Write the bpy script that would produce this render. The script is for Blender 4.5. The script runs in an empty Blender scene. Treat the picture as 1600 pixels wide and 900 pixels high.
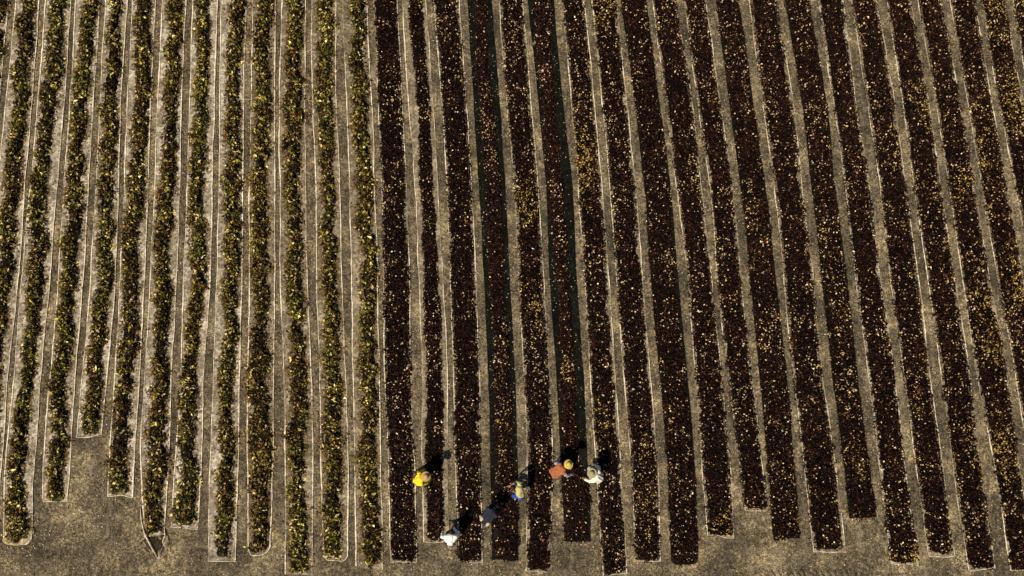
import bpy, math, random
import numpy as np
from mathutils import Vector, Matrix
R_ = math.radians
S = bpy.context.scene
C = S.collection
rng = np.random.default_rng(7)
random.seed(7)

# ------------------------------------------------------------------ camera, light, exposure
CAM_H, TILT, LENS = 28.0, R_(8.1), 24.0
cam = bpy.data.objects.new('camera', bpy.data.cameras.new('camera'))
C.objects.link(cam)
cam.location = (0, 0, CAM_H)
cam.rotation_euler = (TILT, 0, 0)
cam.data.lens = LENS; cam.data.sensor_width = 36
cam.data.clip_start = 0.5; cam.data.clip_end = 2000
S.camera = cam
SUN_EL, SUN_AZ = R_(53), R_(226)          # compass azimuth of the sun, from +Y clockwise
w = bpy.data.worlds.new('World'); S.world = w; w.use_nodes = True
nt = w.node_tree; bg = nt.nodes['Background']
sky = nt.nodes.new('ShaderNodeTexSky'); sky.sky_type = 'NISHITA'; sky.sun_disc = False
sky.sun_elevation = SUN_EL; sky.sun_rotation = SUN_AZ
nt.links.new(sky.outputs[0], bg.inputs[0]); bg.inputs[1].default_value = 0.05
sun = bpy.data.objects.new('sun', bpy.data.lights.new('sun', 'SUN')); C.objects.link(sun)
sun.data.energy = 5.0; sun.data.angle = R_(0.5); sun.data.color = (1.0, 0.86, 0.66)
d = Vector((math.sin(SUN_AZ)*math.cos(SUN_EL), math.cos(SUN_AZ)*math.cos(SUN_EL), math.sin(SUN_EL)))
sun.rotation_euler = d.to_track_quat('Z', 'Y').to_euler()
sun.location = d*60
S.view_settings.view_transform = 'Standard'; S.view_settings.look = 'None'
S.view_settings.exposure = 0.28; S.view_settings.gamma = 1.0
S.view_settings.use_curve_mapping = False

# ------------------------------------------------------------------ helpers
FPX = 1600*LENS/36
def P(px, py, z=0.0):
    """point of the place that photo pixel (px, py) shows at height z"""
    a, b = px-800.0, 450.0-py
    ct, st = math.cos(TILT), math.sin(TILT)
    dx, dy, dz = a, b*ct+FPX*st, b*st-FPX*ct
    k = (z-CAM_H)/dz
    return Vector((dx*k, dy*k, z))
def Wy(py): return P(800, py).y
def Wx(px, py): return P(px, py).x

def _hash(ix, iy, seed):
    n = (ix.astype(np.int64)*374761393 + iy.astype(np.int64)*668265263 + seed*1442695041) & 0xffffffff
    n = ((n ^ (n >> 13))*1274126177) & 0xffffffff
    n = (n ^ (n >> 16)) & 0xffffffff
    return n/4294967295.0
def vn(x, y, seed=0):
    """value noise -1..1"""
    x = np.asarray(x, float); y = np.asarray(y, float)
    x, y = np.broadcast_arrays(x, y)
    ix, iy = np.floor(x), np.floor(y); fx, fy = x-ix, y-iy
    fx = fx*fx*(3-2*fx); fy = fy*fy*(3-2*fy)
    a = _hash(ix, iy, seed); b = _hash(ix+1, iy, seed); c = _hash(ix, iy+1, seed); e = _hash(ix+1, iy+1, seed)
    return 2*((a*(1-fx)+b*fx)*(1-fy)+(c*(1-fx)+e*fx)*fy)-1
def ground_h(x, y):
    return 0.03*vn(np.asarray(x)*0.35, np.asarray(y)*0.35, 3)+0.012*vn(np.asarray(x)*0.9, np.asarray(y)*0.9, 4)

def smooth_interp(xs, ys, q):
    xs = np.array(xs, float); ys = np.array(ys, float)
    o = np.argsort(xs); xs, ys = xs[o], ys[o]
    m = np.gradient(ys, xs)
    q = np.asarray(q, float)
    i = np.clip(np.searchsorted(xs, q)-1, 0, len(xs)-2)
    h = xs[i+1]-xs[i]; t = (q-xs[i])/h
    tc = np.clip(t, 0, 1)
    v = ((2*tc**3-3*tc**2+1)*ys[i]+(tc**3-2*tc**2+tc)*h*m[i]+(-2*tc**3+3*tc**2)*ys[i+1]+(tc**3-tc**2)*h*m[i+1])
    v = v+np.where(t > 1, (q-xs[i+1])*m[i+1], 0)+np.where(t < 0, (q-xs[i])*m[i], 0)
    return v

def mesh_np(name, verts, faces, mats, parent=None, smooth=False, mat_idx=None, fcol=None):
    """faces: int array (n,k)"""
    me = bpy.data.meshes.new(name)
    verts = np.ascontiguousarray(verts, np.float32); faces = np.ascontiguousarray(faces, np.int32)
    n, k = faces.shape
    me.vertices.add(len(verts)); me.vertices.foreach_set('co', verts.ravel())
    me.loops.add(n*k); me.loops.foreach_set('vertex_index', faces.ravel())
    me.polygons.add(n); me.polygons.foreach_set('loop_start', np.arange(0, n*k, k, dtype=np.int32))
    if smooth: me.polygons.foreach_set('use_smooth', np.ones(n, bool))
    for m in (mats if isinstance(mats, (list, tuple)) else [mats]): me.materials.append(m)
    if mat_idx is not None: me.polygons.foreach_set('material_index', np.ascontiguousarray(mat_idx, np.int32))
    if fcol is not None:
        at = me.attributes.new('tint', 'FLOAT_COLOR', 'CORNER')
        col = np.ones((n, k, 4), np.float32); col[:, :, :3] = np.asarray(fcol, np.float32)[:, None, :]
        at.data.foreach_set('color', col.ravel())
    me.update(calc_edges=True); me.validate()
    o = bpy.data.objects.new(name, me); C.objects.link(o)
    if parent: o.parent = parent
    return o
def grid_faces(nr, nc):
    i = np.arange(nr-1)[:, None]*nc+np.arange(nc-1)[None, :]
    return np.stack([i, i+1, i+nc+1, i+nc], -1).reshape(-1, 4)
def tag(o, label=None, cat=None, group=None, kind=None):
    for k, v in (('label', label), ('category', cat), ('group', group), ('kind', kind)):
        if v: o[k] = v
    return o
def tube(path, rad, ns=6, flat=1.0):
    path = np.asarray(path, float); n = len(path)
    rad = np.broadcast_to(rad, (n,))
    t = np.gradient(path, axis=0); t /= np.linalg.norm(t, axis=1)[:, None]+1e-9
    up = np.array([0, 0, 1.0])
    s = np.cross(t, up); s /= np.linalg.norm(s, axis=1)[:, None]+1e-9
    u = np.cross(s, t)
    a = np.linspace(0, 2*np.pi, ns, endpoint=False)
    v = path[:, None, :]+rad[:, None, None]*(np.cos(a)[None, :, None]*s[:, None, :]+flat*np.sin(a)[None, :, None]*u[:, None, :])
    i = np.arange(n-1)[:, None]*ns; j = np.arange(ns)[None, :]; j2 = (j+1) % ns
    f = np.stack([i+j, i+j2, i+ns+j2, i+ns+j], -1).reshape(-1, 4)
    return v.reshape(-1, 3), f

# ------------------------------------------------------------------ materials
def mat(name):
    m = bpy.data.materials.new(name); m.use_nodes = True
    return m, m.node_tree, m.node_tree.nodes['Principled BSDF']
def N(t, kind, **kw):
    n = t.nodes.new(kind)
    for k, v in kw.items(): setattr(n, k, v)
    return n
def noise(t, vec, scale, detail=4, rough=0.6):
    n = N(t, 'ShaderNodeTexNoise'); n.inputs['Scale'].default_value = scale
    n.inputs['Detail'].default_value = detail; n.inputs['Roughness'].default_value = rough
    t.links.new(vec, n.inputs['Vector']); return n.outputs['Fac']
def ramp(t, fac, stops):
    r = N(t, 'ShaderNodeValToRGB'); t.links.new(fac, r.inputs[0])
    e = r.color_ramp.elements
    while len(e) < len(stops): e.new(0.5)
    for i, (p, c) in enumerate(stops): e[i].position = p; e[i].color = (*c, 1) if len(c) == 3 else c
    return r.outputs[0]
def mix(t, fac, a, b, mode='MIX'):
    m = N(t, 'ShaderNodeMix', data_type='RGBA', blend_type=mode)
    for s, v in ((m.inputs[0], fac), (m.inputs[6], a), (m.inputs[7], b)):
        if isinstance(v, (int, float)): s.default_value = v
        elif isinstance(v, tuple): s.default_value = (*v, 1)
        else: t.links.new(v, s)
    return m.outputs[2]
def math_(t, op, a, b=None):
    m = N(t, 'ShaderNodeMath', operation=op)
    for s, v in ((m.inputs[0], a), (m.inputs[1], b)):
        if v is None: continue
        if isinstance(v, (int, float)): s.default_value = v
        else: t.links.new(v, s)
    return m.outputs[0]
def bump(t, b, h, strength, dist):
    n = N(t, 'ShaderNodeBump'); n.inputs['Strength'].default_value = strength; n.inputs['Distance'].default_value = dist
    t.links.new(h, n.inputs['Height']); t.links.new(n.outputs[0], b.inputs['Normal'])

def soil_material():
    m, t, b = mat('dry_soil'); v = N(t, 'ShaderNodeTexCoord').outputs['Object']
    big = noise(t, v, 0.55, 6, 0.65); mid = noise(t, v, 3.0, 6, 0.7); fine = noise(t, v, 16, 5, 0.75); grit = noise(t, v, 46, 2, 0.5)
    c = ramp(t, big, [(0.34, (0.050, 0.043, 0.031)), (0.5, (0.106, 0.088, 0.061)), (0.66, (0.235, 0.195, 0.127))])
    c = mix(t, 0.9, c, ramp(t, mid, [(0.3, (0.45, 0.44, 0.42)), (0.5, (0.95, 0.95, 0.95)), (0.70, (1.7, 1.62, 1.45))]), 'MULTIPLY')
    c = mix(t, 0.9, c, ramp(t, noise(t, v, 8.0, 5, 0.75), [(0.32, (0.25, 0.24, 0.23)), (0.5, (1, 1, 0.97)), (0.66, (2.1, 2.0, 1.8))]), 'MULTIPLY')
    c = mix(t, 0.9, c, ramp(t, fine, [(0.3, (0.3, 0.3, 0.3)), (0.5, (1, 1, 1)), (0.70, (1.9, 1.84, 1.7))]), 'MULTIPLY')
    c = mix(t, 1.0, c, ramp(t, grit, [(0.60, (1, 1, 1)), (0.72, (2.2, 2.1, 1.95))]), 'MULTIPLY')
    st = N(t, 'ShaderNodeMapping'); st.inputs['Scale'].default_value = (1.5, 0.33, 1); st.inputs['Rotation'].default_value = (0, 0, 0.12); t.links.new(v, st.inputs[0])
    dust = ramp(t, noise(t, st.outputs[0], 1.3, 5, 0.7), [(0.55, (0, 0, 0)), (0.72, (1, 1, 1))])
    c = mix(t, math_(t, 'MULTIPLY', dust, 0.72), c, ramp(t, fine, [(0.35, (0.16, 0.135, 0.095)), (0.65, (0.36, 0.31, 0.22))]))
    # damp dark patches and trodden dusty streaks
    damp = ramp(t, noise(t, v, 1.6, 5, 0.7), [(0.54, (0, 0, 0)), (0.68, (1, 1, 1))])
    c = mix(t, math_(t, 'MULTIPLY', damp, 0.72), c, ramp(t, fine, [(0.35, (0.025, 0.022, 0.017)), (0.65, (0.085, 0.076, 0.06))]))
    t.links.new(c, b.inputs['Base Color']); b.inputs['Roughness'].default_value = 0.95
    b.inputs['Specular IOR Level'].default_value = 0.15
    # tyre tread pressed into the ground along the lower right edge
    sp = N(t, 'ShaderNodeSeparateXYZ'); t.links.new(v, sp.inputs[0])
    x, y = sp.outputs[0], sp.outputs[1]
    yt = Wy(898)
    wv = math_(t, 'SINE', math_(t, 'MULTIPLY', math_(t, 'ADD', math_(t, 'ADD', x, math_(t, 'MULTIPLY', mid, 0.35)), math_(t, 'MULTIPLY', y, 0.55)), 26.0))
    band = math_(t, 'MULTIPLY', math_(t, 'LESS_THAN', math_(t, 'ABSOLUTE', math_(t, 'SUBTRACT', y, yt)), 0.20),
                 math_(t, 'MULTIPLY', math_(t, 'GREATER_THAN', x, Wx(1195, 890)), math_(t, 'LESS_THAN', x, Wx(1330, 890))))
    h = math_(t, 'ADD', math_(t, 'MULTIPLY', fine, 1.0), math_(t, 'MULTIPLY', mid, 1.2))
    h = math_(t, 'ADD', h, math_(t, 'MULTIPLY', math_(t, 'MULTIPLY', math_(t, 'MULTIPLY', wv, math_(t, 'SUBTRACT', mid, 0.25)), band), 2.2))
    bump(t, b, h, 1.0, 0.06)
    return m

def net_material(name, lo, mid_, hi):
    m, t, b = mat(name); v = N(t, 'ShaderNodeTexCoord').outputs['Object']
    big = noise(t, v, 1.3, 5, 0.65); sm = noise(t, v, 7, 5, 0.7); fine = noise(t, v, 30, 3, 0.6)
    f = math_(t, 'ADD', math_(t, 'MULTIPLY', big, 0.45), math_(t, 'MULTIPLY', sm, 0.55))
    c = ramp(t, f, [(0.38, lo), (0.5, mid_), (0.61, hi)])
    c = mix(t, 0.9, c, ramp(t, noise(t, v, 13, 4, 0.75), [(0.32, (0.5, 0.48, 0.45)), (0.5, (1, 1, 1)), (0.68, (1.35, 1.33, 1.28))]), 'MULTIPLY')
    c = mix(t, 0.7, c, ramp(t, fine, [(0.3, (0.55, 0.54, 0.52)), (0.5, (1, 1, 1)), (0.7, (1.3, 1.29, 1.27))]), 'MULTIPLY')
    t.links.new(c, b.inputs['Base Color']); b.inputs['Roughness'].default_value = 0.9
    b.inputs['Specular IOR Level'].default_value = 0.15
    bump(t, b, math_(t, 'ADD', sm, math_(t, 'MULTIPLY', fine, 0.5)), 0.8, 0.03)
    return m

def leaf_material():
    m, t, b = mat('dried_leaf')
    a = N(t, 'ShaderNodeAttribute', attribute_name='tint')
    v = N(t, 'ShaderNodeTexCoord').outputs['Object']
    n = noise(t, v, 22, 3, 0.6)
    c = mix(t, 0.6, a.outputs['Color'], ramp(t, n, [(0.3, (0.5, 0.48, 0.45)), (0.5, (1, 1, 1)), (0.7, (1.4, 1.35, 1.3))]), 'MULTIPLY')
    t.links.new(c, b.inputs['Base Color']); b.inputs['Roughness'].default_value = 0.55
    b.inputs['Specular IOR Level'].default_value = 0.05
    return m

def cloth_material(name, col, var=0.25, rough=0.85):
    m, t, b = mat(name); v = N(t, 'ShaderNodeTexCoord').outputs['Object']
    n = noise(t, v, 7, 5, 0.7)
    lo = tuple(x*(1-var) for x in col); hi = tuple(min(1, x*(1+var)) for x in col)
    t.links.new(ramp(t, n, [(0.3, lo), (0.7, hi)]), b.inputs['Base Color'])
    b.inputs['Roughness'].default_value = rough; b.inputs['Specular IOR Level'].default_value = 0.2
    bump(t, b, n, 0.6, 0.03)
    return m
def straw_material(name, col, dark):
    m, t, b = mat(name); v = N(t, 'ShaderNodeTexCoord').outputs['Generated']
    wv = N(t, 'ShaderNodeTexWave', wave_type='RINGS', rings_direction='Z'); wv.inputs['Scale'].default_value = 9
    mp = N(t, 'ShaderNodeMapping'); mp.inputs['Location'].default_value = (-0.5, -0.5, 0); t.links.new(v, mp.inputs[0])
    t.links.new(mp.outputs[0], wv.inputs[0])
    t.links.new(mix(t, wv.outputs['Fac'], dark, col), b.inputs['Base Color']); b.inputs['Roughness'].default_value = 0.7
    bump(t, b, wv.outputs['Fac'], 0.5, 0.01)
    return m

M_SOIL = soil_material()
M_NET = net_material('pale_netting', (0.10, 0.082, 0.058), (0.25, 0.22, 0.168), (0.56, 0.51, 0.42))
M_NETW = net_material('worn_netting', (0.075, 0.058, 0.038), (0.165, 0.138, 0.096), (0.36, 0.305, 0.215))
M_BLACK = net_material('black_netting', (0.003, 0.003, 0.0026), (0.0055, 0.006, 0.005), (0.011, 0.012, 0.0095))
M_BLACK.node_tree.nodes['Principled BSDF'].inputs['Specular IOR Level'].default_value = 0.02
M_DARKCLOTH = net_material('dark_brown_cloth', (0.008, 0.006, 0.004), (0.022, 0.016, 0.010), (0.07, 0.05, 0.03))  # dark brown cloth for the twisted sheet end
M_HEM = net_material('hem_cord', (0.34, 0.28, 0.19), (0.62, 0.55, 0.42), (0.80, 0.75, 0.64))
M_CREAM = net_material('stained_cloth', (0.18, 0.13, 0.06), (0.40, 0.32, 0.18), (0.56, 0.48, 0.32))
M_LEAF = leaf_material()

# ------------------------------------------------------------------ ground
def axis(lo, hi, step, far):
    a = np.arange(lo, hi+step/2, step)
    o = np.array([1.5, 4, 10, 25, 60, 150, far])
    return np.concatenate([lo-o[::-1], a, a[-1]+o])
gx = axis(-30, 30, 0.15, 400); gy = axis(-12, 24, 0.15, 400)
X, Y = np.meshgrid(gx, gy)
mesh_np('ground', np.stack([X, Y, ground_h(X, Y)], -1).reshape(-1, 3), grid_faces(len(gy), len(gx)), M_SOIL, smooth=True)['kind'] = 'structure'

# ------------------------------------------------------------------ the rows, traced on the photograph (photo pixels)
LV = [15, 160, 300, 440, 580, 720]
# key: (sheet left, sheet right, leaf left, leaf right) at LV, then (y, sl, sr, ll, lr) at the lower end
ROWS = {
'A': ([-28, -41, -50, -58, -66, -74], [12, -1, -10, -18, -26, -34], [-18, -31, -40, -48, -56, -64], [9, -5, -20, -26, -34, -42], (830, -80, -40, -70, -50)),
'B': ([24, 10, -3, -11, -28, -39], [61, 50, 39, 30, 14, 4], [35, 21, 8, -2, -20, -28], [54, 46, 31, 19, 2, -6], (800, -46, -4, -36, -14)),
'C': ([71, 60, 47, 35, 24, 10], [110, 101, 89, 79, 66, 55], [79, 67, 50, 44, 35, 20], [101, 91, 78, 67, 54, 41], (850, 5, 48, 12, 44)),
'D': ([119, 110, 100, 92, 81, 69], [156, 147, 138, 131, 119, 110], [130, 117, 103, 99, 86, 77], [151, 140, 130, 122, 110, 102], (785, 68, 105, 79, 97)),
'E': ([165, 157, 150, 143, 130, 118], [199, 189, 186, 181, 168, 155], [173, 161, 157, 152, 140, 127], [190, 186, 181, 174, 160, 142], (682, 121, 158, 128, 150)),
'F': ([207, 200, 194, 189, 181, 171], [243, 236, 232, 226, 219, 211], [211, 211, 200, 193, 189, 174], [235, 234, 224, 216, 216, 200], (775, 168, 208, 178, 206)),
'G': ([254, 247, 242, 235, 228, 221], [291, 284, 281, 276, 269, 264], [264, 259, 252, 244, 240, 232], [287, 279, 273, 268, 260, 261], (838, 228, 257, 229, 255)),
'H': ([302, 297, 293, 287, 283, 275], [340, 335, 332, 328, 319, 315], [309, 306, 298, 300, 286, 279], [327, 326, 321, 320, 308, 307], (826, 268, 309, 276, 304)),
'I': ([346, 344, 342, 339, 334, 329], [384, 381, 380, 378, 375, 372], [360, 355, 349, 351, 344, 345], [381, 375, 376, 374, 367, 366], (876, 325, 368, 336, 362)),
'J': ([395, 393, 390, 390, 388, 387], [431, 430, 430, 430, 428, 427], [400, 396, 395, 394, 390, 391], [425, 424, 419, 419, 420, 421], (867, 388, 422, 392, 418)),
'K': ([441, 437, 438, 439, 444, 446], [478, 477, 478, 481, 486, 489], [451, 444, 449, 450, 455, 451], [472, 472, 469, 472, 478, 477], (899, 446, 488, 457, 483)),
'L': ([487, 489, 494, 495, 500, 502], [525, 526, 532, 535, 540, 544], [498, 495, 503, 503, 508, 505], [521, 522, 522, 525, 533, 532], (876, 507, 544, 511, 533)),
'M': ([536, 542, 547, 550, 552, 554], [574, 581, 586, 590, 593, 595], [548, 550, 558, 564, 564, 561], [570, 575, 580, 586, 590, 587], (888, 557, 598, 569, 593)),
'N': ([585, 591, 597, 600, 601, 607], [622, 629, 636, 640, 642, 648], [586, 592, 599, 601, 602, 608], [620, 627, 633, 638, 641, 646], (877, 611, 651, 612, 650)),
'O': ([629, 639, 649, 655, 660, 660], [667, 677, 685, 692, 699, 699], [640, 651, 658, 662, 666, 666], [661, 670, 677, 684, 691, 690], (846, 663, 701, 667, 692)),
'P': ([679, 691, 699, 704, 709, 711], [719, 729, 738, 744, 749, 750], [680, 692, 700, 705, 711, 712], [716, 727, 736, 741, 746, 749], (877, 718, 754, 717, 752)),
'Q': ([731, 740, 749, 756, 762, 766], [769, 781, 790, 797, 804, 809], [742, 749, 760, 765, 772, 774], [758, 768, 783, 786, 797, 801], (875, 768, 810, 769, 808)),
'R': ([781, 792, 804, 810, 819, 824], [818, 830, 841, 850, 858, 864], [783, 793, 806, 812, 820, 826], [816, 827, 839, 848, 856, 862], (892, 822, 856, 824, 856)),
'S': ([826, 841, 854, 859, 869, 876], [866, 880, 895, 901, 911, 918], [833, 848, 858, 871, 876, 879], [862, 866, 879, 887, 897, 905], (848, 882, 924, 882, 923)),
'T': ([879, 893, 904, 914, 922, 931], [914, 929, 941, 952, 961, 970], [881, 895, 905, 915, 924, 932], [911, 925, 938, 948, 956, 966], (898, 942, 980, 943, 977)),
'U': ([926, 941, 954, 964, 974, 986], [965, 979, 994, 1005, 1015, 1027], [927, 942, 955, 965, 976, 988], [963, 976, 990, 1001, 1011, 1025], (877, 993, 1032, 994, 1030)),
'V': ([972, 991, 1007, 1017, 1030, 1042], [1011, 1030, 1048, 1060, 1073, 1085], [973, 992, 1008, 1018, 1031, 1043], [1009, 1028, 1044, 1056, 1069, 1082], (883, 1049, 1091, 1050, 1089)),
'W': ([1021, 1040, 1058, 1075, 1086, 1096], [1057, 1081, 1096, 1112, 1127, 1140], [1022, 1041, 1060, 1076, 1088, 1098], [1056, 1079, 1094, 1110, 1125, 1138], (838, 1105, 1146, 1106, 1145)),
'X': ([1071, 1090, 1110, 1121, 1137, 1154], [1105, 1125, 1145, 1158, 1174, 1190], [1072, 1091, 1111, 1122, 1138, 1155], [1103, 1123, 1143, 1156, 1172, 1188], (796, 1164, 1199, 1165, 1198)),
'Y': ([1120, 1139, 1158, 1172, 1186, 1199], [1157, 1177, 1197, 1213, 1229, 1241], [1121, 1141, 1159, 1173, 1188, 1200], [1155, 1175, 1195, 1211, 1227, 1239], (842, 1208, 1250, 1208, 1250)),
'Z': ([1172, 1191, 1211, 1225, 1239, 1256], [1214, 1239, 1254, 1271, 1284, 1304], [1174, 1193, 1213, 1227, 1240, 1257], [1213, 1236, 1252, 1269, 1281, 1301], (863, 1271, 1321, 1273, 1315)),
'AA': ([1228, 1252, 1269, 1284, 1299, 1317], [1266, 1291, 1306, 1324, 1339, 1357], [1229, 1253, 1271, 1285, 1301, 1318], [1265, 1289, 1304, 1322, 1337, 1355], (810, 1326, 1369, 1327, 1369)),
'AB': ([1280, 1301, 1322, 1337, 1356, 1372], [1319, 1337, 1360, 1376, 1397, 1412], [1281, 1302, 1323, 1338, 1357, 1374], [1317, 1335, 1358, 1374, 1395, 1410], (881, 1392, 1434, 1392, 1434)),
'AC': ([1332, 1354, 1376, 1391, 1411, 1429], [1372, 1397, 1416, 1435, 1452, 1471], [1334, 1356, 1377, 1392, 1412, 1431], [1370, 1394, 1414, 1432, 1450, 1469], (868, 1450, 1491, 1453, 1488)),
'AD': ([1388, 1409, 1429, 1450, 1470, 1487], [1425, 1450, 1471, 1492, 1514, 1530], [1389, 1410, 1430, 1452, 1471, 1489], [1423, 1448, 1469, 1490, 1512, 1528], (888, 1512, 1553, 1513, 1551)),
'AE': ([1436, 1461, 1484, 1504, 1525, 1552], [1472, 1500, 1524, 1546, 1572, 1591], [1438, 1463, 1485, 1506, 1527, 1554], [1470, 1498, 1522, 1544, 1570, 1589], (892, 1578, 1614, 1579, 1612)),
'AF': ([1486, 1511, 1535, 1559, 1585, 1607], [1525, 1549, 1575, 1598, 1628, 1650], [1487, 1513, 1536, 1560, 1587, 1609], [1523, 1547, 1573, 1596, 1626, 1648], (890, 1630, 1672, 1631, 1671)),
'AG': ([1535, 1560, 1588, 1614, 1642, 1664], [1571, 1599, 1628, 1655, 1684, 1706], [1537, 1561, 1590, 1616, 1643, 1665], [1569, 1597, 1626, 1653, 1682, 1704], (870, 1685, 1728, 1686, 1727)),
'AH': ([1584, 1610, 1640, 1668, 1697, 1720], [1622, 1650, 1681, 1710, 1740, 1763], [1585, 1612, 1641, 1669, 1698, 1722], [1620, 1648, 1679, 1708, 1738, 1761], (880, 1745, 1788, 1746, 1787)),
}
GREEN = set('ABCDEFGHIJKLM')
BLACK = {'Q', 'S', 'V', 'Y', 'AA'}
LABELS = {   # leaves, sheet
'A': ('sliver of brown leaf heap cut off by the top left corner', 'pale net sheet sliver in the top left corner'),
'B': ('dark olive leaf heap slanting out through the left edge halfway down', 'pale net sheet whose right hem slants out through the left edge'),
'C': ('bright green and brown leaf heap ending in the crumpled cloth at lower left', 'pale net sheet bunched into a crumpled rounded end at lower left'),
'D': ('olive leaf heap between the crumpled-end sheet and the bare ground below the shortest sheet', 'pale net sheet with flat square end, just right of the crumpled-end one'),
'E': ('shortest green leaf heap, stopping far above all the others', 'shortest pale net sheet, with wide bare ground below it'),
'F': ('brown green leaf heap with a gap near its tip, just right of the shortest heap', 'pale net sheet just right of the shortest one, square-ended and wrinkled'),
'G': ('brown leaf heap running down into the twisted pointed sheet end', 'net sheet gathered into a twisted pointed end with two flaps'),
'H': ('green leaf heap on the square-ended net right of the twisted sheet end', 'pale net sheet with neat square end right beside the twisted sheet end'),
'I': ('olive leaf heap second to the right of the twisted sheet end', 'net sheet with square corners, second right of the twisted sheet end'),
'J': ('brown and yellow leaf heap third to the right of the twisted sheet end', 'net sheet with rounded curling end, third right of the twisted sheet end'),
'K': ('olive leaf heap reaching the bottom edge, third left of the dark wide beds', 'net sheet reaching the bottom edge, third left of the dark wide beds'),
'L': ('green leaf heap stopping inside a thick cord end, second left of the dark beds', 'net sheet closed by a thick pale cord end, second left of dark beds'),
'M': ('yellow green leaf heap beside the first dark wide bed, last of the green heaps', 'worn net sheet under the last green heap, beside the first dark bed'),
'N': ('first wide dark leaf mat from the left, behind the worker in yellow', 'sheet under the first dark bed, with a folded pale corner at its end'),
'O': ('narrow dark leaf heap between pale margins, before the worker in yellow', 'sheet with wide pale margins in front of the worker in yellow'),
'P': ('dark leaf mat right of the bareheaded worker in white', 'sheet with pale left hem beside the bareheaded worker in white'),
'Q': ('narrow reddish leaf band on black sheet beside the navy and olive workers', 'black sheet with bare dark margins beside the navy and olive workers'),
'R': ('dark leaf mat between the two black sheets with bare margins', 'pale-hemmed sheet between the two black sheets with bare margins'),
'S': ('narrow reddish leaf band on black sheet between terracotta and white workers', 'black sheet with bare dark margins between terracotta and straw-hatted white workers'),
'T': ('dark leaf mat with a golden patch, just right of the straw-hatted worker in white', 'sheet just right of the straw-hatted worker in white, pale hem both sides'),
'U': ('dark leaf mat closed by a straight pale hem, second right of straw-hatted white worker', 'sheet with straight pale end hem, second right of straw-hatted white worker'),
'V': ('dark round-ended leaf mat without pale hem, third right of straw-hatted white worker', 'black sheet with rounded end, third right of straw-hatted white worker'),
'W': ('dark leaf mat next to the left of the shortest dark mat', 'sheet next to the left of the shortest dark bed'),
'X': ('shortest dark leaf mat, stopping highest among the dark beds', 'sheet under the shortest dark bed'),
'Y': ('blackish square-ended leaf mat next to the right of the shortest dark mat', 'black sheet next to the right of the shortest dark bed'),
'Z': ('dark leaf mat with pale sheet showing past its tip, second right of shortest dark mat', 'pale sheet showing broad past the leaves, second right of shortest dark bed'),
'AA': ('dark leaf mat stopping early over bare soil, third right of shortest dark mat', 'black sheet stopping early over bare soil, third right of shortest dark bed'),
'AB': ('dark leaf mat with golden leaves at its tip, fourth right of shortest dark mat', 'sheet with wavy pale end hem, fourth right of shortest dark bed'),
'AC': ('dark leaf mat stopping inside a squared pale hem near the lower right', 'sheet with squared pale end corners near the lower right'),
'AD': ('dark leaf mat next right of the one inside a squared pale hem', 'sheet with slanting end, next right of the square-cornered one at lower right'),
'AE': ('dark leaf mat with yellow leaves running into the lower right corner', 'sheet under the bed running into the lower right corner'),
'AF': ('dark leaf mat leaving the right edge two thirds of the way down', 'sheet leaving the right edge two thirds of the way down'),
'AG': ('golden flecked leaf mat leaving the right edge below the top corner', 'sheet leaving the right edge a little below the top corner'),
'AH': ('sliver of dark leaf mat cut off by the top right corner', 'sheet sliver in the top right corner'),
}
# patches of yellow leaves: (photo x, y, radius x, radius y, strength)
GOLD = [(915, 250, 18, 55, .55), (822, 325, 16, 30, .45), (1555, 20, 16, 30, .5), (1590, 150, 25, 50, .45), (1535, 250, 20, 60, .35),
        (1505, 290, 15, 25, .4), (1590, 440, 18, 40, .5), (1545, 510, 20, 70, .4), (1560, 700, 22, 40, .5), (1420, 870, 18, 14, .6),
        (1440, 170, 15, 30, .3), (1530, 700, 15, 60, .25), (1270, 360, 14, 40, .2), (835, 480, 15, 40, .25), (1340, 720, 18, 30, .2),
        (940, 650, 14, 30, .2), (1130, 820, 14, 22, .3), (885, 575, 12, 20, .3), (1100, 290, 15, 30, .12), (785, 700, 10, 60, .2), (1010, 740, 12, 60, .15),
        (940, 20, 18, 25, .35)]
GOLDW = [(P(a, b).x, P(a, b).y, rx/37.7, ry/37.7, s) for a, b, rx, ry, s in GOLD]

Y_TOP = Wy(0)+3.0
def row_edges(k):
    a, b, c, e, end = ROWS[k]
    ys = [Wy(p) for p in LV]+[Wy(end[0])]
    cols = []
    for i, arr in enumerate((a, b, c, e)):
        cols.append([Wx(x, p) for x, p in zip(arr, LV)]+[Wx(end[1+i], end[0])])
    if k == 'S':   # spread full width again below the workers
        pass
    return ys, cols
def edge_fn(k):
    ys, cols = row_edges(k)
    return Wy(ROWS[k][4][0]), [lambda q, c=c: smooth_interp(ys, c, q) for c in cols]

def sheet_z(x, y, sd):
    return ground_h(x, y)+0.008+0.007*(1+vn(x*2.2, y*1.3, sd))*0.5+0.008*(1+vn(x*7, y*5, sd+1))*0.5

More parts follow.
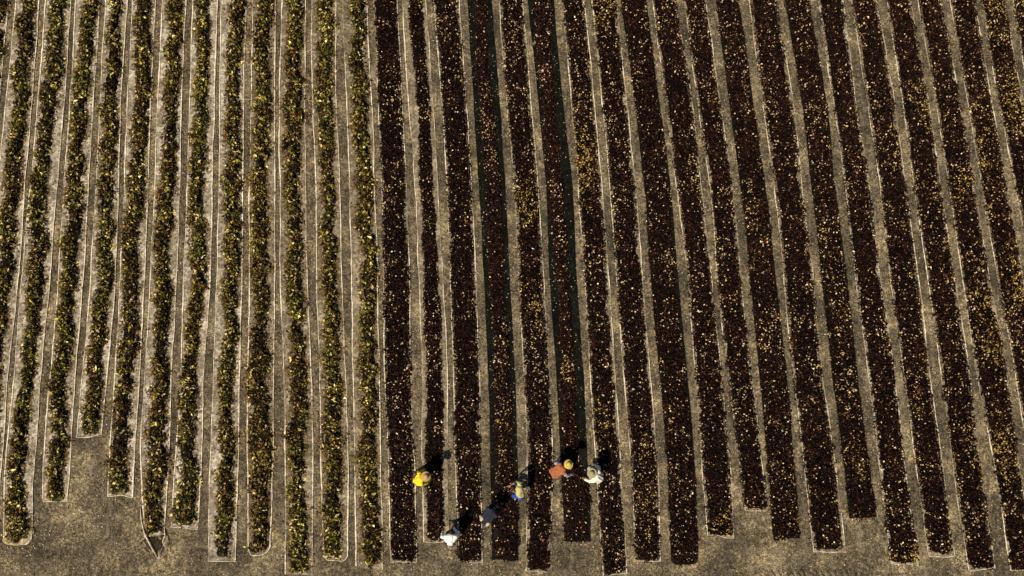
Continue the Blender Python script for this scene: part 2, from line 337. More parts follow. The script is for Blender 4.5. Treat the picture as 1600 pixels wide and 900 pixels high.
def make_sheet(k, sd):
    y0, (SL, SR, LL, LR) = edge_fn(k)
    ny = int((Y_TOP-y0)/0.09)+1; yy = np.linspace(y0, Y_TOP, ny)
    black = k in BLACK
    wl = 0.018*vn(yy*0.8, 0, sd+5)+0.010*vn(yy*3, 0, sd+6)
    wr = 0.018*vn(yy*0.8, 0, sd+7)+0.010*vn(yy*3, 0, sd+8)
    xl, xr = SL(yy)+wl, SR(yy)+wr
    nc = 15; u = np.linspace(0, 1, nc)
    X = xl[:, None]*(1-u)+xr[:, None]*u
    Yy = np.repeat(yy[:, None], nc, 1)
    # the lower end is not cut dead straight
    wend = np.exp(-(Yy-y0)/0.35)
    Yy = Yy+wend*(0.05*vn(X*2.0, 0*X, sd+9)+(0.05*(sd % 5-2))*(u-0.5))
    if k in 'JLCV' and len(k) == 1:
        Yy = Yy+wend*0.22*np.abs(2*u-1)**5
    Z = sheet_z(X, Yy, sd)
    lift = np.abs(2*u-1)**8
    Z = Z+lift*(0.003+0.003*vn(X*3, Yy*2, sd+11))
    m = M_BLACK if black else (M_NET if k in 'ABCDEFGHI' else M_NETW)
    sheet = mesh_np('ground_sheet', np.stack([X, Yy, Z], -1).reshape(-1, 3), grid_faces(ny, nc), m, smooth=True)
    tag(sheet, LABELS[k][1], 'ground sheet', 'sheets spread under the drying leaves')
    if not black:
        for side in (0, -1):
            n2 = ny
            px = X[:, side]; py = Yy[:, side]; pz = Z[:, side]+0.004
            r = (0.021 if k in GREEN else (0.013 if k in ('N', 'O', 'P', 'T', 'U') else 0.006))+(0.015 if k in GREEN else 0.016)*vn(yy*0.9, 0, sd+20+side)+0.006*vn(yy*5, 0, sd+22+side)
            r = np.clip(r*(1.15 if side == 0 else 0.9), 0.002, 0.04)
            v, f = tube(np.stack([px, py, pz], -1), r, 6, 0.5)
            mesh_np('hem', v, f, M_HEM, sheet, smooth=True)
        if k not in 'GKM':
            uu = np.linspace(0, 1, 40)
            ex = np.interp(uu, u, X[0]); ey = np.interp(uu, u, Yy[0]); ez = np.interp(uu, u, Z[0])+0.01
            ey = ey-0.006*vn(uu*9, 0, sd+30)
            thin = 1.0 if k in GREEN or k in ('U', 'Z', 'AC', 'AB', 'AD') else 0.7
            v, f = tube(np.stack([ex, ey, ez], -1), thin*(0.016+0.006*vn(uu*8, 0, sd+31)), 6, 0.8)
            mesh_np('end_hem', v, f, M_HEM, sheet, smooth=True)
    return sheet

# palettes (linear base colours); GP mixes leaf tones with painted highlights and black shade
GP = np.array([[.105, .095, .017], [.22, .172, .032], [.034, .035, .009], [.012, .010, .005], [.042, .023, .010], [.010, .006, .004], [.46, .36, .17], [.14, .072, .024], [.50, .43, .14]])
BP = np.array([[.0040, .0021, .0021], [.0080, .0040, .0036], [.023, .0085, .0075], [.013, .0085, .0052], [.56, .40, .22], [.47, .34, .085], [.17, .095, .045], [.74, .60, .40], [.085, .030, .017]])

def make_leaves(k, sd):
    y0, (SL, SR, LL, LR) = edge_fn(k)
    green = k in GREEN
    lg = np.random.default_rng(100+sd)
    y0 = y0+(0.14 if green else (0.13 if k in ('Z', 'AC') else 0.05))
    if k == 'G': y0 += 0.0
    def full(y):   # the gathered bands on the black sheets spread out again below the workers
        if k not in ('Q', 'S'): return 0*y
        yc = Wy(742 if k == 'S' else 770)
        return 1/(1+np.exp((y-yc)/0.12))
    def edges(y):
        l = LL(y)*(1-full(y))+(SL(y)+0.02)*full(y); r = LR(y)*(1-full(y))+(SR(y)-0.02)*full(y)
        if green:
            c, h = (l+r)/2, (r-l)/2
            c = c+0.07*vn(y*0.9, 0, sd+40)+0.03*vn(y*2.7, 0, sd+43)
            l = c-h*(0.98+0.28*vn(y*1.4, 0, sd+41)+0.22*vn(y*4.0, 0, sd+44)+.12*vn(y*9, 0, sd+46)); r = c+h*(0.98+0.28*vn(y*1.4, 0, sd+42)+0.22*vn(y*4.0, 0, sd+45)+.12*vn(y*9, 0, sd+47))
        else:
            a = 0.034 if k not in ('Q', 'S', 'O') else 0.055
            l = l-(0.030 if k not in ('Q', 'S', 'O') else 0.02)+a*vn(y*1.3, 0, sd+41)+0.025*vn(y*4, 0, sd+44)+0.02*vn(y*9, 0, sd+46); r = r+(0.022 if k not in ('Q', 'S') else 0.02)+a*vn(y*1.3, 0, sd+42)+0.03*vn(y*4, 0, sd+45)+0.02*vn(y*9, 0, sd+47)
        # rounded lower end
        t = np.clip((y-y0)/0.16, 0, 1); s = 0.80+0.20*np.sqrt(t*(2-t))
        c, h = (l+r)/2, (r-l)/2
        return c-h*s, c+h*s
    Hm = 0.17 if green else 0.075
    p, q = (2.0, 0.75) if green else (6, 0.7)
    def height(x, y, u):
        t = np.clip((y-y0)/0.2, 0, 1)
        hm = Hm*(0.8+0.35*vn(x*2.5, y*2.2, sd+50)+0.2*vn(x*6, y*6, sd+51))
        return hm*np.clip(1-np.abs(u)**p, 0, 1)**q*np.sqrt(t)
    # body of the heap; its near-black colour paints shade between the leaves
    ny = int((Y_TOP-y0)/0.1)+1; yy = np.linspace(y0, Y_TOP, ny); nc = 11; u = np.linspace(-1, 1, nc)
    l, r = edges(yy); X = (l+r)[:, None]/2+(r-l)[:, None]/2*u*(0.72 if green else 0.86); Yb = np.repeat(yy[:, None], nc, 1)
    Z = sheet_z(X, Yb, sd)+height(X, Yb, u[None, :])*0.4*(1+0.5*vn(X*14, Yb*14, sd+97))-0.004*(np.abs(u) > 0.99)
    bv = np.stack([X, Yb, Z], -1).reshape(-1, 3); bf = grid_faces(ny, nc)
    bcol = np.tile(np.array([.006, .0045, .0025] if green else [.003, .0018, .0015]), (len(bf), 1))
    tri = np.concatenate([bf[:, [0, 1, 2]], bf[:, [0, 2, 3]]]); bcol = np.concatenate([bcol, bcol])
    # leaves, lying in bunches
    area = np.mean(r-l)*(Y_TOP-y0)
    nb = int(area*(64 if green else 78))
    by = lg.uniform(y0, Y_TOP, nb); bu = lg.uniform(-1, 1, nb)*(0.88 if green else 0.95)
    thin = vn(by*1.1, 0*by, sd+91)+0.5*vn(by*3.5, 0*by, sd+92)
    if green:
        keepb = ~((thin > 0.40) & (lg.random(nb) < 0.5)); by, bu = by[keepb], bu[keepb]; nb = len(by)
    brad = lg.uniform(0.06, 0.13, nb) if green else lg.uniform(0.05, 0.13, nb)
    bz = lg.uniform(0.0, 0.10, nb) if green else lg.uniform(0.0, 0.045, nb)
    btone = lg.normal(0, 1, nb); bdir = lg.uniform(0, 2*np.pi, nb)
    per = lg.integers(11, 24, nb) if green else lg.integers(9, 20, nb)
    B = np.repeat(np.arange(nb), per); n = len(B)
    ox, oy = lg.normal(0, 1, n)*brad[B], lg.normal(0, 1, n)*brad[B]
    y = by[B]+oy; l, r = edges(by); hw_ = (r-l)/2
    x = ((l+r)/2+hw_*bu)[B]+ox
    ok = y > y0-0.05+0.10*vn(x*4, 0*x, sd+98)+0.06*vn(x*11, 0*x, sd+99); B, x, y, ox, oy = B[ok], x[ok], y[ok], ox[ok], oy[ok]; n = len(B)
    l, r = edges(y); uu = (x-(l+r)/2)/((r-l)/2)
    if not green:   # leaves of a mat seldom reach past the hem
        lim = 1.04+0.10*lg.random(n)**3
        far = np.abs(uu) > lim; uu = np.where(far, np.sign(uu)*lg.uniform(0.8, 1.03, n), uu); x = (l+r)/2+uu*(r-l)/2
    else:
        far = (np.abs(uu) > 1.45); uu = np.where(far, uu*.6, uu); x = (l+r)/2+uu*(r-l)/2
    d2 = (ox/brad[B])**2+(oy/brad[B])**2
    z = sheet_z(x, y, sd)+height(x, y, uu)*0.9+(bz[B]+0.03)*np.exp(-d2*0.6)*np.clip(1.5-np.abs(uu), .2, 1)+lg.uniform(-.015, .035, n)*np.clip(1.2-np.abs(uu), 0.1, 1)
    smear = np.zeros(n, bool)
    if green:       # withered scraps that have slid off the heap and lie flat on the net
        smear = (lg.random(n) < 0.14)
        uu = np.where(smear, np.where(lg.random(n) < .62, -1, 1)*(0.85+np.abs(lg.normal(0, .38, n))*(0.6+0.6*np.clip(vn(y*1.3, 0*y, sd+95)+.4, 0, 1))), uu); x = (l+r)/2+uu*(r-l)/2
        z = np.where(smear, sheet_z(x, y, sd)+0.014, z)
    z = np.maximum(z, sheet_z(x, y, sd)+0.012)
    L = lg.uniform(0.07, 0.17, n)*np.clip(1+.18*btone[B], .6, 1.5) if green else lg.uniform(0.045, 0.125, n)
    Wd = L*lg.uniform(0.32, 0.62, n)
    # choose colours
    if green:
        g = 0.5+0.5*vn(x*0.9+sd, y*0.55, 60+sd)+0.25*vn(x*3, y*2.0, 61+sd)-.10-{'A': .25, 'F': .3, 'G': .35, 'B': .35, 'J': .3, 'I': .15, 'K': .1}.get(k, 0)
        g = np.clip(g, 0.05, 0.95)
        g = np.clip(g+0.33*btone[B], 0.02, 0.98); rr = lg.random(n); pg = lg.random(n) < g
        idx = np.where(pg, np.select([rr < .27, rr < .42, rr < .66, rr < .90, rr < .955], [0, 1, 2, 3, 8], 6),
                       np.select([rr < .24, rr < .50, rr < .74, rr < .88, rr < .955], [4, 5, 3, 7, 1], 6))
        col = GP[idx]*lg.uniform(0.6, 1.35, n)[:, None]*np.clip(1.10+0.42*btone[B], .35, 1.9)[:, None]
        col = np.where(smear[:, None], np.array([.15, .102, .055])*lg.uniform(.3, 1.4, n)[:, None], col)
    else:
        gold = np.zeros(n)
        for gx_, gy_, rx, ry, s in GOLDW:
            gold = np.maximum(gold, s*np.exp(-((x-gx_)/rx)**2-((y-gy_)/ry)**2))
        cl = np.clip(0.5+0.8*vn(x*1.7, y*1.2, 70), 0, 1.2)+np.clip(vn(x*5, y*4, 71), 0, 1)*0.7
        right = np.clip((x-5)/16, 0, 1)
        pale = 0.052*cl*cl+0.014
        pale = pale*np.clip(1+0.9*btone[B], .15, 3)
        rr = lg.random(n); base = np.select([rr < .48, rr < .68, rr < .80], [0, 1, 3], 2)
        red = np.clip(vn(x*1.1, y*0.8, 75), 0, 1)
        base = np.where(lg.random(n) < 0.06+0.10*red, 8, base)
        q1 = lg.random(n); idx = np.where(q1 < pale, np.select([rr < .42, rr < .68, rr < .80], [4, 7, 5], 6), base)
        idx = np.where(lg.random(n) < gold*np.where(x > 12, .65, .95)*np.clip(.7+.6*btone[B], .1, 1.5)+0.012*right, np.where(rr < .7, 5, 6), idx)
        if k in ('Q', 'S'): idx = np.where((idx < 2) & (lg.random(n) < .35), 2, idx)
        col = BP[idx]*lg.uniform(0.65, 1.35, n)[:, None]
        L = np.where(idx >= 4, L*lg.uniform(0.6, 1.0, n), L)
        z = np.where((idx >= 4) & (idx != 8), z+0.012, z)
    yaw = np.where(lg.random(n) < .6, np.arctan2(oy, ox)+lg.normal(0, .5, n), bdir[B]+lg.normal(0, .35, n)); pit = lg.normal(0, 0.5, n); rol = lg.normal(0, 0.65, n)
    flat = (np.abs(uu) > 1.05) | smear; pit = np.where(flat, pit*.2, pit); rol = np.where(flat, rol*.2, rol)
    cy, sy, cp, sp_, cr, sr = np.cos(yaw), np.sin(yaw), np.cos(pit), np.sin(pit), np.cos(rol), np.sin(rol)
    ax = np.stack([cy*cp, sy*cp, sp_], -1)
    s0 = np.stack([-sy, cy, 0*cy], -1); n0 = np.cross(ax, s0)
    sd_ = s0*cr[:, None]+n0*sr[:, None]; nn = np.cross(ax, sd_)
    ctr = np.stack([x, y, z], -1); curl = lg.uniform(-0.05, 0.35, n)
    hl = (L/2)[:, None]; hw = (Wd/2)[:, None]
    base_ = ctr-ax*hl; tip = ctr+ax*hl-nn*hl*curl[:, None]
    fold = lg.uniform(0.15, 0.7, n)[:, None]
    le = ctr-ax*hl*0.12-sd_*hw+nn*hw*fold; ri = ctr-ax*hl*0.12+sd_*hw+nn*hw*fold; mid = ctr-ax*hl*0.05
    lv = np.stack([base_, le, mid, ri, tip], 1).reshape(-1, 3)
    o = (np.arange(n)*5)[:, None, None]+len(bv)
    lf = (o+np.array([[0, 2, 1], [0, 3, 2], [1, 2, 4], [2, 3, 4]])[None]).reshape(-1, 3)
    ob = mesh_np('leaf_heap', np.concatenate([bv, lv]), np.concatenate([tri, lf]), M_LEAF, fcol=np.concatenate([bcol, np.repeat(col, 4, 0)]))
    tag(ob, LABELS[k][0], 'leaf heap', 'leaf heaps drying in long rows')
    return n

SHEETS = {}; tot = 0
for i, k in enumerate(ROWS):
    SHEETS[k] = make_sheet(k, 11+i*37)
    tot += make_leaves(k, 11+i*37)
print('leaves', tot)

# ------------------------------------------------------------------ folded and crumpled sheet ends
def patch(name, pts, mt, parent, nu=14, nv=14, amp=0.02, sd=1, thick=0.006):
    """bilinear cloth patch through 4 corners (Vectors), wrinkled"""
    a, b, c, e = [np.array(p) for p in pts]
    u = np.linspace(0, 1, nu)[None, :, None]; v = np.linspace(0, 1, nv)[:, None, None]
    G = (a*(1-u)+b*u)*(1-v)+(e*(1-u)+c*u)*v
    G[:, :, 2] += amp*vn(G[:, :, 0]*9, G[:, :, 1]*9, sd)+amp*0.6*vn(G[:, :, 0]*22, G[:, :, 1]*22, sd+1)
    o = mesh_np(name, G.reshape(-1, 3), grid_faces(nv, nu), mt, parent, smooth=True)
    s = o.modifiers.new('thickness', 'SOLIDIFY'); s.thickness = thick
    return o
# crumpled rounded end of the third sheet
def crumple():
    c = P(24, 842); n = 40
    th = np.linspace(0, 2*np.pi, 48, endpoint=False); rr = np.linspace(0, 1, 14)
    T, Rr = np.meshgrid(th, rr)
    X = c.x+Rr*np.cos(T)*0.52*(1+0.08*vn(T*2, 0*T, 5)); Yc = c.y+Rr*np.sin(T)*(0.24+0.38*np.clip(-np.cos(T), 0, 1)*(np.sin(T) > 0))*(1+0.1*vn(T*2, 0*T, 6))
    prof = np.sin(np.clip(Rr, 0, 1)*np.pi)**0.8
    Z = ground_h(X, Yc)+0.02+0.13*prof*(0.9+0.9*vn(X*6, Yc*6, 7))*np.where((np.sin(T) < 0.3) | (np.cos(T) < -.3), 1, .2)+0.05*vn(X*13, Yc*13, 8)*prof
    V = np.stack([X, Yc, Z], -1).reshape(-1, 3); nr, nt_ = X.shape
    F = np.array([[i*nt_+j, i*nt_+(j+1) % nt_, (i+1)*nt_+(j+1) % nt_, (i+1)*nt_+j] for i in range(nr-1) for j in range(nt_)])
    mesh_np('crumpled_end', V, F, M_CREAM, SHEETS['C'], smooth=True)
crumple()
# twisted pointed end
g = SHEETS['G']
patch('dark_fold', [P(227, 836, .035), P(257, 836, .035), P(252, 858, .03), P(245, 866, .03)], M_DARKCLOTH, g, amp=.035, sd=3)
patch('pale_flap', [P(253, 855, .18), P(257, 852, .04), P(249, 873, .03), P(246, 872, .10)], M_HEM, g, amp=.015, sd=5)
patch('tan_flap', [P(255, 838, .12), P(262, 836, .03), P(267, 862, .03), P(260, 864, .12)], M_CREAM, g, amp=.03, sd=7)
vv, ff = tube(np.array([P(219.5, 795, .05), P(221, 815, .06), P(226, 834, .09), P(234, 850, .10), P(240, 861, .09), P(247, 873, .03)]), np.array([.018, .02, .026, .03, .024, .014]), 7)
mesh_np('rolled_edge', vv, ff, M_HEM, g, smooth=True)
vv, ff = tube(np.array([P(257, 826, .05), P(258, 838, .09), P(254, 846, .16), P(256, 852, .13), P(262, 858, .06)]), np.array([.02, .018, .02, .018, .012]), 7)
mesh_np('rolled_edge', vv, ff, M_HEM, g, smooth=True)
patch('dark_lining', [P(219, 848, .02), P(229, 840, .03), P(244, 869, .02), P(231, 862, .015)], M_DARKCLOTH, g, amp=.02, sd=9)
# folded corner of the first dark bed
patch('folded_corner', [P(633, 874, .05), P(651, 867, .07), P(652, 870, .03), P(634, 877, .02)], M_CREAM, SHEETS['N'], amp=.02, sd=11)

# ------------------------------------------------------------------ bits lying about: pale grit, straw and dropped leaves
def litter(name, n, smin, smax, cols, sd, lane_only=True, hmax=0.004):
    lg = np.random.default_rng(sd)
    x = lg.uniform(-23, 25, n); y = lg.uniform(Wy(900)-1, Y_TOP, n)
    dens = 0.45+0.55*vn(x*0.8, y*0.8, sd); keep = lg.random(n) < dens; x, y = x[keep], y[keep]; n = len(x)
    s = lg.uniform(smin, smax, n)**1.0; yaw = lg.uniform(0, 6.28, n); asp = lg.uniform(0.3, 0.9, n)
    ax = np.stack([np.cos(yaw), np.sin(yaw), lg.normal(0, .25, n)], -1)*s[:, None]/2
    sx = np.stack([-np.sin(yaw), np.cos(yaw), lg.normal(0, .25, n)], -1)*(s*asp)[:, None]/2
    c = np.stack([x, y, ground_h(x, y)+0.012+s*0.15], -1)
    top = c+np.array([0, 0, 1])*(s*0.25)[:, None]
    V = np.stack([c-ax, c-sx, c+ax, c+sx, top], 1).reshape(-1, 3)
    o = (np.arange(n)*5)[:, None, None]
    F = (o+np.array([[0, 1, 4], [1, 2, 4], [2, 3, 4], [3, 0, 4]])[None]).reshape(-1, 3)
    cc = np.array(cols)[lg.integers(0, len(cols), n)]*lg.uniform(.7, 1.2, n)[:, None]
    return mesh_np(name, V, F, M_LEAF, fcol=np.repeat(cc, 4, 0))
tag(litter('pale_grit', 90000, 0.02, 0.07, [(.42, .36, .26), (.30, .25, .17), (.52, .46, .36), (.16, .135, .09), (.045, .038, .028), (.03, .026, .02), (.06, .05, .036)], 5),
    'pale grit and small stones strewn over the bare soil', 'grit', kind='stuff')
tag(litter('dropped_leaf_bits', 11000, 0.04, 0.085, [(.35, .26, .1), (.07, .04, .02), (.03, .02, .012), (.42, .33, .16), (.12, .11, .03)], 6),
    'dry leaf scraps dropped along the lanes and bare headland', 'leaf scraps', kind='stuff')

# ------------------------------------------------------------------ people
def capsule(a, b, ra, rb, ns=12, nr=5):
    a, b = Vector(a), Vector(b); d_ = b-a; L_ = max(d_.length, 1e-4); q = d_.to_track_quat('Z', 'X').to_matrix()
    rings = []
    for i in range(nr): t = -math.pi/2+(math.pi/2)*i/(nr-1); rings.append((math.sin(t)*ra, max(math.cos(t)*ra, 1e-4)))
    for i in range(nr): t = (math.pi/2)*i/(nr-1); rings.append((L_+math.sin(t)*rb, max(math.cos(t)*rb, 1e-4)))
    V = [a+q @ Vector((r*math.cos(2*math.pi*j/ns), r*math.sin(2*math.pi*j/ns), z)) for z, r in rings for j in range(ns)]
    F = [(i*ns+j, i*ns+(j+1) % ns, (i+1)*ns+(j+1) % ns, (i+1)*ns+j) for i in range(len(rings)-1) for j in range(ns)]
    F.append(tuple(range(ns))[::-1]); F.append(tuple(range((len(rings)-1)*ns, len(rings)*ns)))
    return V, F
def ellipsoid(c, axes, ns=18, nr=12):
    c = Vector(c); V = []; F = []
    for i in range(nr+1):
        t = -math.pi/2+math.pi*i/nr
        for j in range(ns):
            p = 2*math.pi*j/ns; r = max(math.cos(t), 1e-3)
            V.append(c+axes[0]*(r*math.cos(p))+axes[1]*(r*math.sin(p))+axes[2]*math.sin(t))
    F = [(i*ns+j, i*ns+(j+1) % ns, (i+1)*ns+(j+1) % ns, (i+1)*ns+j) for i in range(nr) for j in range(ns)]
    F.append(tuple(range(ns))[::-1]); F.append(tuple(range(nr*ns, (nr+1)*ns)))
    return V, F
def fuse(name, pieces, mt, parent, voxel, smooth=4):
    """one continuous skin over overlapping closed pieces"""
    V, F = [], []
    for v, f in pieces:
        o = len(V); V += [tuple(p) for p in v]; F += [tuple(i+o for i in q) for q in f]
    me = bpy.data.meshes.new(name+'_src'); me.from_pydata(V, [], F)
    src = bpy.data.objects.new(name+'_src', me); C.objects.link(src)
    m = src.modifiers.new('r', 'REMESH'); m.mode = 'VOXEL'; m.voxel_size = voxel
    m = src.modifiers.new('s', 'SMOOTH'); m.factor = 0.5; m.iterations = smooth
    bpy.context.view_layer.update(); dg = bpy.context.evaluated_depsgraph_get()
    me2 = bpy.data.meshes.new_from_object(src.evaluated_get(dg)); me2.name = name
    bpy.data.objects.remove(src); bpy.data.meshes.remove(me)
    if name in ('shirt', 'smock', 'trousers', 'sleeve'):
        nv = len(me2.vertices); co = np.empty(nv*3, np.float32); no = np.empty(nv*3, np.float32)
        me2.vertices.foreach_get('co', co); me2.vertices.foreach_get('normal', no); co = co.reshape(-1, 3); no = no.reshape(-1, 3)
        f = vn(co[:, 0]*9+co[:, 2]*5, co[:, 1]*9-co[:, 2]*4, 17); f2 = vn(co[:, 0]*23+co[:, 2]*11, co[:, 1]*23, 18)
        co += no*((1-np.abs(f)*2)*0.016+f2*0.006)[:, None]; me2.vertices.foreach_set('co', co.ravel()); me2.update()
    me2.materials.clear(); me2.materials.append(mt)
    for p in me2.polygons: p.use_smooth = True
    o = bpy.data.objects.new(name, me2); C.objects.link(o); o.parent = parent
    if parent: o.location = -Vector(parent.location)
    return o
def lathe(prof, ns=40, wob=0.0):
    V = []; 
    for i, (r, z) in enumerate(prof):
        for j in range(ns):
            a = 2*math.pi*j/ns
            V.append((r*math.cos(a), r*math.sin(a), z+wob*r*r*math.cos(2*a)))
    F = [(i*ns+j, i*ns+(j+1) % ns, (i+1)*ns+(j+1) % ns, (i+1)*ns+j) for i in range(len(prof)-1) for j in range(ns)]
    return V, F

M_SKIN = cloth_material('tanned_skin', (0.26, 0.13, 0.07), .12, .55)
M_HAIR = cloth_material('black_hair', (0.010, 0.008, 0.007), .3, .45)
M_SHOE = cloth_material('dark_shoe', (0.03, 0.028, 0.025))
M_STRAW = straw_material('straw', (0.58, 0.42, 0.16), (0.34, 0.22, 0.07))
M_STRAWY = straw_material('yellow_straw', (0.70, 0.54, 0.12), (0.42, 0.31, 0.06))
M_STRAWG = straw_material('grey_straw', (0.42, 0.37, 0.20), (0.24, 0.21, 0.11))

def hand(wrist, elbow, palm_up=False, side=1):
    """palm with five separate bent fingers; returns capsule pieces"""
    wv = (Vector(wrist)-Vector(elbow)).normalized(); down = Vector((0, 0, -1))
    s = wv.cross(down)
    s = s.normalized()*side if s.length > .05 else Vector((0, 1, 0))*side
    n = s.cross(wv).normalized()
    if n.z > 0: n = -n
    w0 = Vector(wrist); out = []
    out.append(capsule(w0+wv*.02-s*.020, w0+wv*.085-s*.030, .020, .016, 10, 4))
    out.append(capsule(w0+wv*.02+s*.018, w0+wv*.085+s*.028, .020, .016, 10, 4))
    out.append(capsule(w0+wv*.01, w0+wv*.09, .022, .018, 10, 4))
    for i, (off, ln) in enumerate(((-.036, .070), (-.012, .082), (.013, .077), (.037, .060))):
        b = w0+wv*.088+s*off
        k1 = b+(wv*.9+n*.35+s*off*2).normalized()*ln*.5; k2 = k1+(wv*.55+n*.8).normalized()*ln*.32; k3 = k2+(wv*.2+n).normalized()*ln*.25
        out += [capsule(b, k1, .0105, .0095, 8, 3), capsule(k1, k2, .0095, .0088, 8, 3), capsule(k2, k3, .0088, .008, 8, 3)]
    b = w0+wv*.03-s*.032; k1 = b+(wv*.6-s*.8+n*.3).normalized()*.042; k2 = k1+(wv*.9-s*.1+n*.5).normalized()*.034
    out += [capsule(b, k1, .014, .0115, 8, 3), capsule(k1, k2, .0115, .009, 8, 3)]
    return out

def person(label, J, shirt, trousers, hat=None, sleeve='long', vest=None, head_dir=None):
    """J: joints in world space: pelvis, chest, head, elbow/hand/knee/foot _l and _r"""
    base = (J['foot_l']+J['foot_r'])/2; base.z = float(ground_h(base.x, base.y))
    root = bpy.data.objects.new('person', None); C.objects.link(root); root.location = base
    tag(root, label, 'person')
    pel, che, hd = J['pelvis'], J['chest'], J['head']
    sp = (che-pel).normalized()
    fwd = J.get('fwd', Vector((hd.x-pel.x, hd.y-pel.y, 0))).normalized()
    left = Vector((0, 0, 1)).cross(fwd).normalized()
    front = left.cross(sp).normalized()
    if front.z > 0 and abs(front.z) > .5: front = -front
    sh = {'l': che+left*.185-sp*.01, 'r': che-left*.185-sp*.01}
    hp = {'l': pel+left*.095, 'r': pel-left*.095}
    nk = che+(hd-che)*.42
    body = [capsule(pel, (pel+che)/2, .125, .12), capsule((pel+che)/2, che, .12, .13), capsule(hp['l'], hp['r'], .10, .10),
            capsule(sh['l'], sh['r'], .06, .06), capsule(che, nk, .08, .058), capsule(nk, hd, .056, .06)]
    # head: skull, jaw, nose, ears
    hf = (head_dir or (fwd*.75+Vector((0, 0, -.5)))).normalized(); hl = left; hu = hf.cross(hl).normalized()
    if hu.dot(hd-che) < 0 and hu.z < 0: hu = -hu
    body += [ellipsoid(hd, (hf*.098, hl*.078, hu*.112)), ellipsoid(hd+hf*.03-hu*.06, (hf*.065, hl*.055, hu*.06)),
             capsule(hd+hf*.093+hu*.01, hd+hf*.112-hu*.025, .010, .015, 8, 3), capsule(hd+hf*.085-hu*.062-hl*.02, hd+hf*.085-hu*.062+hl*.02, .012, .012, 8, 3),
             capsule(hd+hf*.082+hu*.028-hl*.05, hd+hf*.082+hu*.028+hl*.05, .012, .012, 8, 3)]
    for s_ in (1, -1): body.append(ellipsoid(hd+hl*.08*s_-hf*.005, (hf*.02, hl*.012, hu*.033), 10, 6))
    shirtp = [capsule(pel-sp*.02, (pel+che)/2, .158, .148, 16), capsule((pel+che)/2, che, .150, .150, 16), capsule(sh['l'], sh['r'], .085, .085),
              capsule(pel+left*.09-sp*.03, sh['l']-left*.05, .10, .105), capsule(pel-left*.09-sp*.03, sh['r']+left*.05, .10, .105), capsule(che, nk-(nk-che)*.25, .10, .075)]
    trp = [capsule(hp['l'], hp['r'], .125, .125), capsule(pel-sp*.02, pel+sp*.08, .14, .135)]
    arms = []
    for k in 'lr':
        s0, e0, h0 = sh[k], J['elbow_'+k], J['hand_'+k]
        body += [capsule(s0, e0, .050, .040), capsule(e0, h0, .040, .026)]
        body += hand(h0, e0, side=1 if k == 'l' else -1)
        a_ = [capsule(s0, e0, .075, .060)]
        if sleeve == 'long': a_.append(capsule(e0, e0+(h0-e0)*.82, .060, .046))
        else: a_ = [capsule(s0, s0+(e0-s0)*.75, .075, .068)]
        (arms if vest else shirtp).extend(a_)
        kn, ft = J['knee_'+k], J['foot_'+k]
        an = Vector((ft.x, ft.y, ft.z+.09))
        body += [capsule(hp[k], kn, .085, .058), capsule(kn, an, .056, .038), capsule(an, ft+fwd*.02+Vector((0, 0, .04)), .038, .04), capsule(ft+Vector((0, 0, .04))-fwd*.06, ft+fwd*.15+Vector((0, 0, .03)), .036, .03)]
        trp += [capsule(hp[k], kn, .112, .085), capsule(kn, an+Vector((0, 0, .03)), .083, .066)]
        sho = [capsule(ft+Vector((0, 0, .045))-fwd*.07, ft+fwd*.16+Vector((0, 0, .036)), .050, .044)]
        fuse('shoe', sho, M_SHOE, root, .012, 2)
    fuse('body', body, M_SKIN, root, .0085, 3)
    fuse('trousers', trp, trousers, root, .014, 3)
    if vest:
        fuse('sleeve', arms[:len(arms)//2], shirt, root, .013, 3); fuse('sleeve', arms[len(arms)//2:], shirt, root, .013, 3)
        fuse('smock', shirtp+[capsule(pel-sp*.10+left*.10, pel+left*.12, .10, .12), capsule(pel-sp*.10-left*.10, pel-left*.12, .10, .12)], vest, root, .014, 3)
    else:
        fuse('shirt', shirtp, shirt, root, .014, 3)
    if hat:
        mt, rb, tilt = hat
        prof = [(0.001, .125), (.04, .122), (.072, .108), (.088, .08), (.094, .04), (.098, .012), (.115, .004), (.15, 0), (rb*.9, -.008), (rb, .004), (rb+.003, -.003), (rb*.9, -.016), (.15, -.008), (.098, 0)]
        v, f = lathe(prof, 44, .35)
        up = (Vector((0, 0, 1))+fwd*tilt).normalized(); q = up.to_track_quat('Z', 'Y').to_matrix()
        top = hd+up*.035
        v = [top+q @ Vector(p)-base for p in v]
        me = bpy.data.meshes.new('straw_hat'); me.from_pydata([tuple(p) for p in v], [], f); me.materials.append(mt)
        for p in me.polygons: p.use_smooth = True
        ho = bpy.data.objects.new('straw_hat', me); C.objects.link(ho); ho.parent = root
        v, f = lathe([(.0965, .014), (.101, .014), (.099, .036), (.0945, .036)], 40)
        v = [top+q @ Vector(p)-base for p in v]
        me = bpy.data.meshes.new('hat_band'); me.from_pydata([tuple(p) for p in v], [], f); me.materials.append(M_HATBAND)
        bo = bpy.data.objects.new('hat_band', me); C.objects.link(bo); bo.parent = ho
    else:
        fuse('hair', [ellipsoid(hd-hf*.016+hu*.016, (hf*.100, hl*.088, hu*.115))], M_HAIR, root, .01, 2)
    return root
M_HATBAND = cloth_material('hat_band', (0.10, 0.06, 0.03))

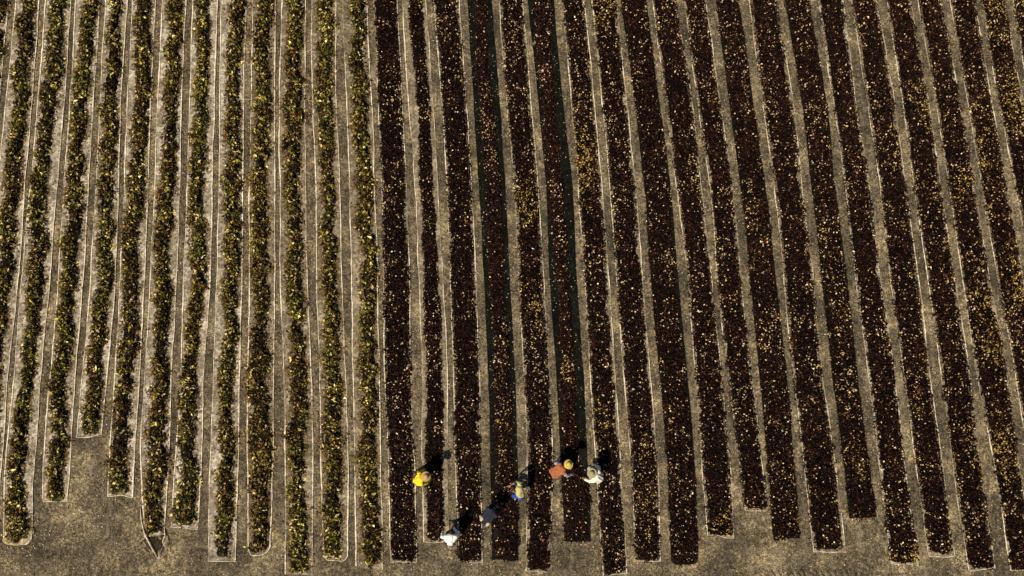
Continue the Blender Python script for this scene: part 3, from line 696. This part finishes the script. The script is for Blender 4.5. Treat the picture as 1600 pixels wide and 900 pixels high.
def joints(**k):
    J = {}
    for n, v in k.items():
        if n == 'fwd': J[n] = Vector(v)
        else:
            J[n] = P(*v)
            if n.startswith('foot'): J[n].z = float(ground_h(J[n].x, J[n].y))+.012
    return J
M_YEL = cloth_material('yellow_cotton', (0.80, 0.56, 0.02), .15)
M_WHITE = cloth_material('white_cotton', (0.78, 0.76, 0.74), .08)
M_CREAMW = cloth_material('offwhite_cotton', (0.76, 0.73, 0.60), .08)
M_NAVY = cloth_material('navy_cotton', (0.016, 0.020, 0.034), .2)
M_OLIVE = cloth_material('pale_olive_cotton', (0.44, 0.40, 0.17), .15)
M_TERRA = cloth_material('terracotta_cotton', (0.30, 0.105, 0.045), .2)
M_BLUE = cloth_material('blue_cotton', (0.03, 0.06, 0.30), .2)
M_PBLUE = cloth_material('pale_blue_cotton', (0.30, 0.36, 0.50), .15)
M_GREY = cloth_material('dark_grey_cotton', (0.035, 0.035, 0.04), .2)
M_BEIGE = cloth_material('beige_cotton', (0.48, 0.38, 0.24), .15)
M_LGREY = cloth_material('light_grey_cotton', (0.45, 0.44, 0.42), .12)

person('stooping person in bright yellow shirt and round straw hat', joints(
    pelvis=(652, 751, .86), chest=(657, 748.5, 1.16), head=(665, 744.5, 1.26),
    elbow_l=(654, 738, .98), hand_l=(663, 734, .70), elbow_r=(667, 754, .82), hand_r=(673, 748, .55),
    knee_l=(653, 741, .46), knee_r=(654, 748, .46), foot_l=(651, 738, 0), foot_r=(652, 746, 0), fwd=(1, .15, 0)),
    M_YEL, M_GREY, (M_STRAW, .185, .25))
person('bareheaded stooping person in white shirt at the end of a row', joints(
    pelvis=(703, 846, .82), chest=(704, 839, 1.05), head=(705, 831, 1.10),
    elbow_l=(691, 839, .82), hand_l=(692, 829, .56), elbow_r=(716, 836, .84), hand_r=(708, 822, .60),
    knee_l=(700, 834, .46), knee_r=(708, 833, .46), foot_l=(700, 837, 0), foot_r=(707, 836, 0), fwd=(0, 1, 0)),
    M_WHITE, M_GREY)
person('person in navy shirt and beige trousers bent double over a row', joints(
    pelvis=(758, 814, .88), chest=(768, 800, .96), head=(776, 791, .76),
    elbow_l=(768, 790, .66), hand_l=(775, 783, .36), elbow_r=(780, 799, .66), hand_r=(784, 789, .36),
    knee_l=(754, 808, .46), knee_r=(759, 811, .46), foot_l=(752, 806, 0), foot_r=(757, 809, 0), fwd=(.65, .76, 0)),
    M_NAVY, M_BEIGE)
person('person in pale olive shirt and blue trousers stooping over a black sheet', joints(
    pelvis=(813, 772, .78), chest=(811, 763, 1.06), head=(802, 761, 1.12),
    elbow_l=(812, 776, .82), hand_l=(804, 769, .62), elbow_r=(806, 753, .86), hand_r=(797, 759, .62),
    knee_l=(803, 775, .56), knee_r=(806, 756, .5), foot_l=(803, 767, 0), foot_r=(808, 756, 0), fwd=(-1, .12, 0)),
    M_OLIVE, M_BLUE, None, 'short')
person('person in terracotta smock over pale sleeves with yellow straw hat', joints(
    pelvis=(867, 738, .88), chest=(878, 732, 1.08), head=(888, 725.5, 1.22),
    elbow_l=(868, 724, .85), hand_l=(874, 717, .60), elbow_r=(884, 743, .84), hand_r=(894, 742, .58),
    knee_l=(868, 727, .46), knee_r=(874, 733, .46), foot_l=(867, 727, 0), foot_r=(871, 732, 0), fwd=(.85, .5, 0)),
    M_PBLUE, M_GREY, (M_STRAWY, .175, .2), 'long', M_TERRA)
person('person in white shirt and pale-crowned straw hat reaching across the row', joints(
    pelvis=(936, 747, .86), chest=(931, 744, 1.10), head=(925, 739.5, 1.24),
    elbow_l=(921, 752, .88), hand_l=(913, 748, .64), elbow_r=(936, 731, .90), hand_r=(928, 726, .66),
    knee_l=(925, 741, .5), knee_r=(921, 732, .55), foot_l=(926, 739, 0), foot_r=(926, 732, 0), fwd=(-.85, .45, 0)),
    M_CREAMW, M_LGREY, (M_STRAWG, .185, .2))
